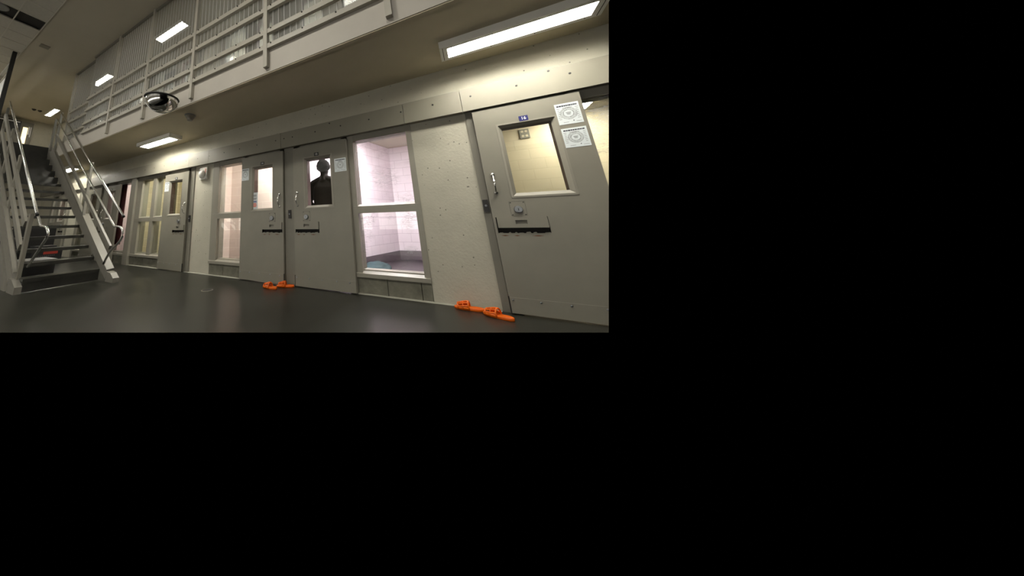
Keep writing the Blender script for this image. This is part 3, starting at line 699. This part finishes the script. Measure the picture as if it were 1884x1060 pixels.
# ------------------------------------------------------------------ notices
def notice(label, x0, x1, z0, z1, wheel=True, y=-.001, tilt=0.):
    t = thing('notice', label, 'notice', ((x0+x1)/2, y, z0), group='printed notices on the cell doors')
    sh = MB().box(x0, x1, y-.0015, y, z0, z1)
    sh.build('sheet', MT['paper'], t)
    yy = y-.0022; W, H = x1-x0, z1-z0; cx, cz = (x0+x1)/2, z0+H*.50
    hd_ = MB(); x = x0+W*.08
    while x < x1-W*.1:                                        # heading, too small to read
        L = random.uniform(.25, .8)*W*.13; hd_.box(x, min(x1-W*.08, x+L), yy, yy+.0006, z1-H*.155, z1-H*.085); x += L+W*.012
    hd_.build('heading', MT['ink'], t)
    wh = MB()
    for r, w_, n in ((.27, .016, 34), (.235, .018, 26), (.195, .014, 24), (.16, .022, 20)):
        for k in range(n):
            a0 = 2*math.pi*k/n; a1 = 2*math.pi*(k+random.uniform(.55, .95))/n; ra, rb = r*H, (r+w_)*H
            wh.prism([(cx+math.cos(a)*q, yy, cz+math.sin(a)*q) for a, q in ((a0, ra), (a1, ra), (a1, rb), (a0, rb))], (0, .0006, 0))
    for k in range(3): wh.box(cx-.07*H*(1.2-.2*k), cx+.075*H*(1.2-.2*k), yy, yy+.0006, cz+(.045-.045*k)*H-.012*H, cz+(.045-.045*k)*H+.012*H)
    wh.build('printed_wheel', MT['inkgrey'], t)
    tx = MB()
    for k in range(7):
        for s_ in (-1, 1):
            L = random.uniform(.08, .15)*W; xx = cx+s_*.38*W; zc = z1-H*(.24+.085*k); tx.box(xx-L/2, xx+L/2, yy, yy+.0006, zc-.009*H, zc+.009*H)
    for k in range(2): tx.box(cx-.2*W, cx+.2*W, yy, yy+.0006, z1-H*(.21+.03*k)-.006*H, z1-H*(.21+.03*k)+.004*H)
    for q in (-.30, .22): tx.box(cx+q*W, cx+(q+.22)*W, yy, yy+.0006, z0+.085*H, z0+.1*H)
    tx.build('small_print', MT['inkgrey'], t)
    MB().lathe((cx+.13*W, yy, z0+.14*H), (0, -1, 0), [(0, .022*H), (.0005, .022*H), (.0006, 0)], 10).build('printed_mark', MT['ink'], t)
    return t
notice('white notice at the upper right corner of door 16, the higher one', .873, 1.055, 1.842, 2.068)
notice('pale blue notice on door 16 directly below the other notice', .873, 1.058, 1.600, 1.800)
notice('notice right of the window with the person', -1.680, -1.490, 1.657, 1.860)
notice('notice at the left edge of door 14', -3.608, -3.428, 1.715, 1.938)
notice('notice beside the narrow dark window of door 13, below the alarm header', -6.132, -5.940, 1.710, 1.925)
t = thing('posted_page', 'white page with blue and orange print in the window of door 14', 'page', (-3.30, .024, 1.168))
MB().box(-3.374, -3.226, .0225, .0240, 1.168, 1.476).build('sheet', MT['paper'], t)
pr = MB()
for k, (z, m_) in enumerate(((1.43, 0), (1.41, 0), (1.375, 0), (1.355, 0), (1.32, 1), (1.305, 1), (1.28, 2), (1.262, 2), (1.244, 2), (1.226, 2))):
    pr.box(-3.355+(.01*(k % 2)), -3.26+.006*(k % 3), .0216, .0224, z-.006, z+.005, mi=m_)
pr.build('printed_lines', [MT['inkgrey'], MT['inkblue'], MT['inkred']], t)
t = thing('door_sign', 'small grey two line sign behind the railing left of the mirror top', 'sign', (-6.4, WY, 4.82))
MB().box(-6.66, -6.16, -.02, -.012, 4.80, 4.99).build('sign_plate', MT['inkgrey'], t)
sg = MB()
for z in (4.86, 4.93):
    x = -6.63
    while x < -6.2: L = random.uniform(.02, .05); sg.box(x, x+L, -.0225, -.0205, z-.02, z+.02); x += L+.012
sg.build('sign_lines', MT['ink'], t)

# ------------------------------------------------------------------ sandals
def sandal(label, x, y, rz, group):
    t = thing('sandal', label, 'sandal', (x, y, 0), rz, group)
    out_ = []
    for k in range(36):                                       # sole outline, length along +X, 0.27 m
        a = 2*math.pi*k/36; c, s_ = math.cos(a), math.sin(a)
        lx = .135*c; wdt = .046+.008*max(0, c)-.006*math.exp(-((c+.1)/.3)**2)
        out_.append((lx, wdt*s_*(1 if abs(s_) > 0 else 1)*(1.0 if s_ > 0 else .95), 0))
    so = MB()
    prof = [(0, 1.0), (.010, 1.03), (.022, 1.02), (.027, .97)]
    rings = [[so.bm.verts.new((px*q, py*q, h+.008*max(0, -px/.135)*(h/.027))) for px, py, _ in out_] for h, q in prof]
    rings.append([so.bm.verts.new((px*.86, py*.84, .020+.006*max(0, -px/.135))) for px, py, _ in out_])
    for r1, r2 in zip(rings[:-1], rings[1:]):
        for k in range(36): so.bm.faces.new([r1[k], r1[(k+1) % 36], r2[(k+1) % 36], r2[k]])
    so.bm.faces.new(rings[0][::-1]); so.bm.faces.new(rings[-1])
    so.build('sole', MT['orange'], t, world=False, smooth=True)
    st = MB()
    def arch(xx, wd, h, r=.0055, n=14):
        st.tube([(xx+.004*math.sin(math.pi*k/n), wd*math.cos(math.pi*k/n), .012+h*math.sin(math.pi*k/n)**.8) for k in range(n+1)], r, 8)
    arch(-.005, .048, .070, .008); arch(.095, .050, .046, .008); arch(.045, .053, .062, .005)
    for a in (.12, .3, .5, .7, .88):                          # ribs along the foot: leaves open windows in the strap
        th = math.pi*a
        st.tube([(xx, wd*math.cos(th), .012+h*math.sin(th)**.8) for xx, wd, h in ((-.005, .048, .070), (.02, .05, .069), (.045, .053, .062), (.07, .052, .055), (.095, .050, .046))], .008, 8)
    for s_ in (-1, 1):
        st.box(-.008, .098, s_*.05-.004, s_*.05+.004, .008, .034)
    st.build('strap', MT['orange'], t, world=False, smooth=True)
    return t
sandal('orange plastic sandal left in front of door 14, heel to the left', -2.725, -.25, math.radians(172), 'orange sandals by door 14')
sandal('orange plastic sandal by the post between doors 14 and 15', -2.565, -.085, math.radians(200), 'orange sandals by door 14')
sandal('orange sandal against the plain concrete pier, the left one', -.21, -.035, math.radians(174), 'orange sandals by door 16')
sandal('orange sandal pointing at the lower left corner of door 16', .035, -.170, math.radians(150), 'orange sandals by door 16')

# ------------------------------------------------------------------ the stairs
RISE, RUN, SX = Z_MEZ/16, .288, -5.951
YR, YL = -1.296, -2.24
SL = RISE/RUN
def nose(x): return RISE+(SX-x)*SL
st = thing('staircase', 'open steel staircase with polished handrails climbing to the upper walkway', 'staircase', (-5.5, -1.7, 0))
for i in range(1, 16):
    x = SX-(i-1)*RUN; z = RISE*i
    YR = -1.19+.023*(x+5.4)
    t_ = MB().box(x-.29, x, YL+.012, YR-.004, z-.035, z)
    t_.box(x-.004, x+.002, YL+.012, YR-.004, z-.055, z)
    if i > 9: t_.box(x-.288, x-.28, YL+.012, YR-.004, z-.02, z+RISE-.05)
    t_.build('tread', MT['tread'], st)
    if i == 1: MB().box(x-.02, x-.008, YL+.012, YR-.004, .012, z-.055).build('toe_board', MT['tread'], st)  # dark board added in place of the shadow under the first tread
MB().box(-10.13, -10.0, YL, YR, Z_MEZ-.25, Z_MEZ-.0).build('landing_nosing', MT['tread'], st)
def slope_poly(xa, xb, lo, hi, y):
    return [(xa, y, nose(xa)+lo), (xb, y, nose(xb)+lo), (xb, y, nose(xb)+hi), (xa, y, nose(xa)+hi)]
# right stringer: web, then the top flange on its lower half, then the foot (the whole right side opens a little towards the bottom)
def yr(x, off=0): return -1.19+.023*(x+5.4)+off
def zs_(x): return .194+(-5.696-x)*.737
s_ = MB().prism([(-5.70, yr(-5.70), zs_(-5.70)), (-9.66, yr(-9.66), zs_(-9.66)), (-10.1, yr(-10.1), 3.30), (-10.1, yr(-10.1), 2.95), (-5.70, yr(-5.70), -.0+.03)], (0, .012, 0))
s_.build('stringer', MT['stringer'], st)
s_ = MB().prism([(-5.70, yr(-5.70), zs_(-5.70)-.012), (-7.08, yr(-7.08), zs_(-7.08)-.012), (-7.08, yr(-7.08), zs_(-7.08)), (-5.70, yr(-5.70), zs_(-5.70))], (0, .12, .018)); s_.build('top_flange', MT['stringer'], st)
s_ = MB().prism([(-9.5, yr(-9.5), zs_(-9.5)-.012), (-7.08, yr(-7.08), zs_(-7.08)-.012), (-7.08, yr(-7.08), zs_(-7.08)), (-9.5, yr(-9.5), zs_(-9.5))], (0, .07, 0)); s_.build('top_flange', MT['stringer'], st)
s_ = MB().box(-5.72, -5.44, yr(-5.5), yr(-5.5)+.10, 0, .075).prism([(-5.72, yr(-5.5), .075), (-5.44, yr(-5.5), .075), (-5.56, yr(-5.5), .15), (-5.72, yr(-5.5), .17)], (0, .10, 0)); s_.build('stringer_foot', MT['stringer'], st)
# left stringer: seen from outside
s_ = MB().prism(slope_poly(-6.16, -10.12, -.325, -.045, YL-.002), (0, -.012, 0)); s_.prism(slope_poly(-6.16, -10.12, -.055, -.045, YL), (0, -.07, 0)); s_.prism(slope_poly(-6.16, -10.12, -.325, -.315, YL), (0, -.07, 0))
s_.build('stringer', MT['stringer'], st)
MB().prism([(-5.92, YL-.07, 0), (-6.30, YL-.07, 0), (-6.30, YL-.07, .20), (-6.15, YL-.07, .19), (-5.92, YL-.07, .10)], (0, .085, 0)).build('stringer_foot', MT['stringer'], st)
s_ = MB().prism(slope_poly(-6.9, -10.12, -.62, -.41, YL-.02), (0, -.05, 0)); 
s_.prism([(-6.42, YL-.02, 0), (-6.62, YL-.02, 0), (-6.9, YL-.02, nose(-6.9)-.62), (-6.9, YL-.02, nose(-6.9)-.41)], (0, -.05, 0))
s_.build('lower_brace', MT['stringer'], st)
def rail_line(y, off, xa, xb): return [(xa, y, nose(xa)+off), (xb, y, nose(xb)+off)]
# right guard
MB().tube([(-5.377, yr(-5.377), 1.13), (-6.946, yr(-6.946), 2.245), (-9.6, yr(-9.6), 4.175)], .021, 14).build('guard_rail', MT['steel'], st, smooth=True)
MB().tube([(-5.35, yr(-5.35), 1.11), (-5.385, yr(-5.385), 1.136)], .023, 14).build('end_cap', MT['rubber'], st)
hp_ = [(-9.72, 3.99), (-9.615, 3.958), (-7.398, 2.30), (-5.56, .965), (-5.519, .947), (-5.45, .944), (-5.385, .942), (-5.30, .928), (-5.235, .885), (-5.205, .83), (-5.21, .77), (-5.26, .705), (-5.40, .61), (-5.539, .53), (-5.66, .40), (-5.73, .30)]
MB().tube([(x, yr(x, -.05), z) for x, z in hp_], .019, 14).build('handrail', MT['steel'], st, smooth=True)
MB().bar((-5.69, yr(-5.69), .575), (-9.602, yr(-9.602), 3.494), .04, .075).build('mid_rail', MT['stringer'], st)
for x in (-7.075, -9.60):
    MB().box(x-.028, x+.028, yr(x)-.002, yr(x)+.045, zs_(x)-.05, 1.13+(-5.377-x)*.721).build('guard_post', MT['stringer'], st)
MB().box(-9.80, -9.75, yr(-9.78, -.05), yr(-9.78), 3.05, 4.0).build('guard_post', MT['stringer'], st)
# left guard
MB().tube([(-10.166, YL, 4.307), (-5.90, YL, 1.181)], .021, 14).build('guard_rail', MT['steel'], st, smooth=True)
x0_ = -5.89; MB().tube([(x0_-.01, YL, 1.18), (x0_+.03, YL, 1.151)], .023, 14).build('end_cap', MT['rubber'], st)
lp_ = [(-9.9, 4.0), (-6.10, 1.20), (-5.80, .995), (-5.75, .98), (-5.68, .977), (-5.607, .976), (-5.50, .957), (-5.42, .915), (-5.39, .855), (-5.42, .81), (-5.49, .755), (-5.672, .614), (-5.90, .45), (-6.0, .37)]
MB().tube([(x, YL+.05, z) for x, z in lp_], .019, 14).build('handrail', MT['steel'], st, smooth=True)
MB().bar((-6.298, YL-.02, .656), (-10.07, YL-.02, 3.458), .04, .115).build('mid_rail', MT['stringer'], st)
MB().bar((-6.284, YL-.02, 1.02), (-10.165, YL-.02, 3.91), .04, .115).build('mid_rail', MT['stringer'], st)
for x in (-6.18, -7.73, -8.95, -10.2):
    MB().box(x-.05, x+.05, YL-.02, YL+.03, max(.15, nose(x)-.25), nose(x)+(1.0 if x < -6.5 else .83)).build('guard_post', MT['jamb'], st)

# ------------------------------------------------------------------ things under and beyond the stairs
t = thing('storage_cabinet', 'low dark grey cabinet standing under the upper landing behind the stairs', 'cabinet', (-10.9, -1.6, 0))
MB().box(-11.3, -10.75, -2.75, -.55, 0, .93).build('cabinet_body', MT['black'], t)  # black body added to stand in for the shade behind the treads
MB().box(-10.749, -10.735, -2.72, -1.66, .05, .88).build('cabinet_door', MT['black'], t); MB().box(-10.749, -10.735, -1.63, -.58, .05, .88).build('cabinet_door', MT['black'], t)
t = thing('storage_crate', 'black storage crate with a red label under the stairs', 'crate', (-10.0, -.95, 0))
MB().box(-10.45, -9.75, -1.25, -.62, 0, .42).build('crate_body', MT['black'], t)
MB().box(-9.749, -9.744, -1.02, -.72, .27, .36).build('red_label', MT['redlabel'], t)
m_ = MB()
for k in range(10): m_.box(-9.749, -9.744, -1.16+.04*k, -1.135+.04*k, .225, .24)
m_.build('white_lettering', MT['inkgrey'], t)
MB().box(-10.4, -9.95, -1.15, -.7, .42, .47).build('crate_lid', MT['black'], t)
t = thing('storage_bin', 'dark bin with pale handles at the left under the stairs', 'bin', (-7.6, -1.9, 0))
MB().box(-8.1, -7.45, -2.12, -1.42, 0, .30).build('bin_body', MT['black'], t)
MB().box(-7.449, -7.43, -2.05, -1.98, .05, .25).box(-7.449, -7.43, -1.94, -1.92, .05, .25).build('bin_handle', MT['inkgrey'], t)
MB().box(-8.12, -7.43, -2.14, -1.40, .30, .33).build('bin_lid', MT['grey'], t)
t = thing('door_14', 'dark door with an amber lit pane at the top of the stairs', 'door', (XW+.01, -1.0, Z_MEZ), kind=S)
MB().box(XW, XW+.06, -1.32, -.70, Z_MEZ, Z_MEZ+2.06).build('door_leaf', MT['jamb'], t)
MB().box(XW+.06, XW+.075, -1.0, -.86, Z_MEZ+.95, Z_MEZ+1.83).build('lit_pane', MT['amber'], t)
MB().box(XW+.06, XW+.08, -.845, -.80, Z_MEZ+1.55, Z_MEZ+1.88).build('edge_strip', MT['white'], t)
MB().box(XW+.06, XW+.08, -.775, -.75, Z_MEZ+1.45, Z_MEZ+1.88).build('edge_strip', MT['white'], t)
t = thing('wall_cabinet', 'dark wall cabinet beside the amber lit door at the stair top', 'cabinet', (XW+.2, -1.5, Z_MEZ+1.5))
MB().box(XW+.002, XW+.30, -2.1, -1.12, Z_MEZ+1.5, Z_MEZ+2.0).build('cabinet_body', MT['black'], t)
MB().box(XW+.30, XW+.31, -2.05, -1.16, Z_MEZ+1.92, Z_MEZ+1.95).build('trim_strip', MT['white'], t)
for y, l in ((-1.10, 'small dark sprinkler on the upper ceiling left of the far light'), (-.93, 'small dark sprinkler on the upper ceiling nearest the far light')):
    tag(MB().lathe((-13.6, y, Z_TOP), (0, 0, -1), [(0, .07), (.02, .06), (.05, .03), (.06, 0)], 16).build('sprinkler_head', MT['bolt']), l, 'sprinkler')

# ------------------------------------------------------------------ the person behind the door window
PXc, PYc = -2.035, .34
per = thing('person', 'person seen from behind, dark silhouette standing behind a cell door window, left elbow out', 'person', (PXc, PYc, 0))
def cap_chain(bm, pts):
    for (p, r), (q, s2) in zip(pts[:-1], pts[1:]):
        p, q = Vector(p), Vector(q); n = max(2, int((q-p).length/.02)); 
        for k in range(n+1):
            a = k/n; c = p.lerp(q, a); bmesh.ops.create_icosphere(bm, subdivisions=2, radius=r+(s2-r)*a, matrix=Matrix.Translation(c))
def ell(bm, c, rx, ry, rz): bmesh.ops.create_icosphere(bm, subdivisions=3, radius=1, matrix=Matrix.Translation(c) @ Matrix.Diagonal((rx, ry, rz, 1)))
bm = bmesh.new()
# head, turned a little; he faces +Y (away from the door)
ell(bm, (-.01, .0, 1.835), .088, .105, .118); ell(bm, (-.01, .035, 1.765), .066, .078, .075); ell(bm, (-.01, .11, 1.79), .014, .022, .026)
for s_ in (-1, 1):
    ell(bm, (-.01+s_*.092, .005, 1.80), .014, .024, .034); ell(bm, (-.01+s_*.032, .095, 1.825), .013, .012, .009)
ell(bm, (-.01, .105, 1.735), .026, .014, .009); ell(bm, (-.01, .095, 1.70), .03, .03, .025)
cap_chain(bm, [((0, .0, 1.74), .066), ((.0, -.01, 1.66), .068), ((0, -.015, 1.60), .085)])
for s_ in (-1, 1):
    cap_chain(bm, [((s_*.05, -.015, 1.635), .055), ((s_*.20, -.01, 1.565), .068)])                     # trapezius, shoulder
TR = [(1.56, .18, .085), (1.48, .215, .115), (1.40, .222, .12), (1.32, .222, .115), (1.24, .212, .112), (1.16, .195, .11), (1.08, .160, .112), (1.0, .172, .118), (.94, .17, .12)]
for (za, ra, ya), (zb, rb, yb) in zip(TR[:-1], TR[1:]):
    for k in range(6):
        q = k/6; ell(bm, (0, 0, za+(zb-za)*q), ra+(rb-ra)*q, ya+(yb-ya)*q, .06)
for s_ in (-1, 1):
    if s_ < 0:                                                # left arm: elbow out, hand to the front of the waist
        sh, el, wr = (-.225, .0, 1.53), (-.290, -.02, 1.235), (-.15, .17, 1.13)
    else:
        sh, el, wr = (.225, .0, 1.53), (.30, -.01, 1.235), (.18, .17, 1.10)
    cap_chain(bm, [(sh, .066), (tuple(Vector(sh).lerp(Vector(el), .4)), .056), (el, .045), (tuple(Vector(el).lerp(Vector(wr), .35)), .046), (wr, .031)])
    w_ = Vector(wr); d = (Vector((-.02*s_, .12, 1.04))-w_).normalized(); side_ = Vector((0, 0, 1)).cross(d).normalized(); upd = d.cross(side_)
    palm = w_+d*.05; ell(bm, palm, .034, .034, .03)
    for k in range(4):
        b0 = palm+d*.03+upd*(.027-.018*k); L = (.07, .08, .075, .06)[k]
        cap_chain(bm, [(tuple(b0), .0105), (tuple(b0+d*L*.55), .0095), (tuple(b0+d*L*.95-side_*s_*.02), .0085)])
    cap_chain(bm, [(tuple(w_+d*.02+upd*.02), .013), (tuple(w_+d*.05+upd*.055), .011), (tuple(w_+d*.08+upd*.065), .009)])
    hp = (s_*.095, 0, .93); kn = (s_*.115, .02, .51); an = (s_*.12, -.02, .09)
    cap_chain(bm, [(hp, .095), (tuple(Vector(hp).lerp(Vector(kn), .3)), .088), (kn, .058), (tuple(Vector(kn).lerp(Vector(an), .3)), .058), (an, .038)])
    cap_chain(bm, [((s_*.12, -.04, .045), .042), ((s_*.13, .10, .038), .038), ((s_*.135, .17, .028), .026)])
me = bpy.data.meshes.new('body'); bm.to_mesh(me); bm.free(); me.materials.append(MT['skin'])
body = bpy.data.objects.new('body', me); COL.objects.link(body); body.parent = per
rm = body.modifiers.new('skin', 'REMESH'); rm.mode = 'VOXEL'; rm.voxel_size = .0085; rm.use_smooth_shade = True
sm = body.modifiers.new('smooth', 'SMOOTH'); sm.iterations = 4; sm.factor = .5
# hair: short cap
bm = bmesh.new(); bmesh.ops.create_icosphere(bm, subdivisions=5, radius=1)
for v in list(bm.verts):
    c = v.co
    if c.z < -.42 or (c.y > .55 and c.z < .30): bm.verts.remove(v)
for v in bm.verts:
    n = 1+.05*mnoise.noise(v.co*5); v.co = Vector((v.co.x*.112*n-.01, v.co.y*.125*n-.004, v.co.z*.132*n+1.842))
mb = MB(); mb.bm.free(); mb.bm = bm
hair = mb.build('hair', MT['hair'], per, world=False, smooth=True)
so = hair.modifiers.new('thickness', 'SOLIDIFY'); so.thickness = .012; so.offset = -1
# trousers
bm = bmesh.new()
for z, rx, ry in ((1.02, .176, .125), (.98, .184, .13), (.94, .182, .135), (.88, .175, .13)): ell(bm, (0, 0, z), rx, ry, .06)
for s_ in (-1, 1):
    cap_chain(bm, [((s_*.095, 0, .92), .108), ((s_*.115, .02, .51), .082), ((s_*.12, -.01, .10), .066)])
me = bpy.data.meshes.new('trousers'); bm.to_mesh(me); bm.free(); me.materials.append(MT['trousers'])
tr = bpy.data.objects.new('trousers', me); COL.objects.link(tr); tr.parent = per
rm = tr.modifiers.new('cloth', 'REMESH'); rm.mode = 'VOXEL'; rm.voxel_size = .012; rm.use_smooth_shade = True
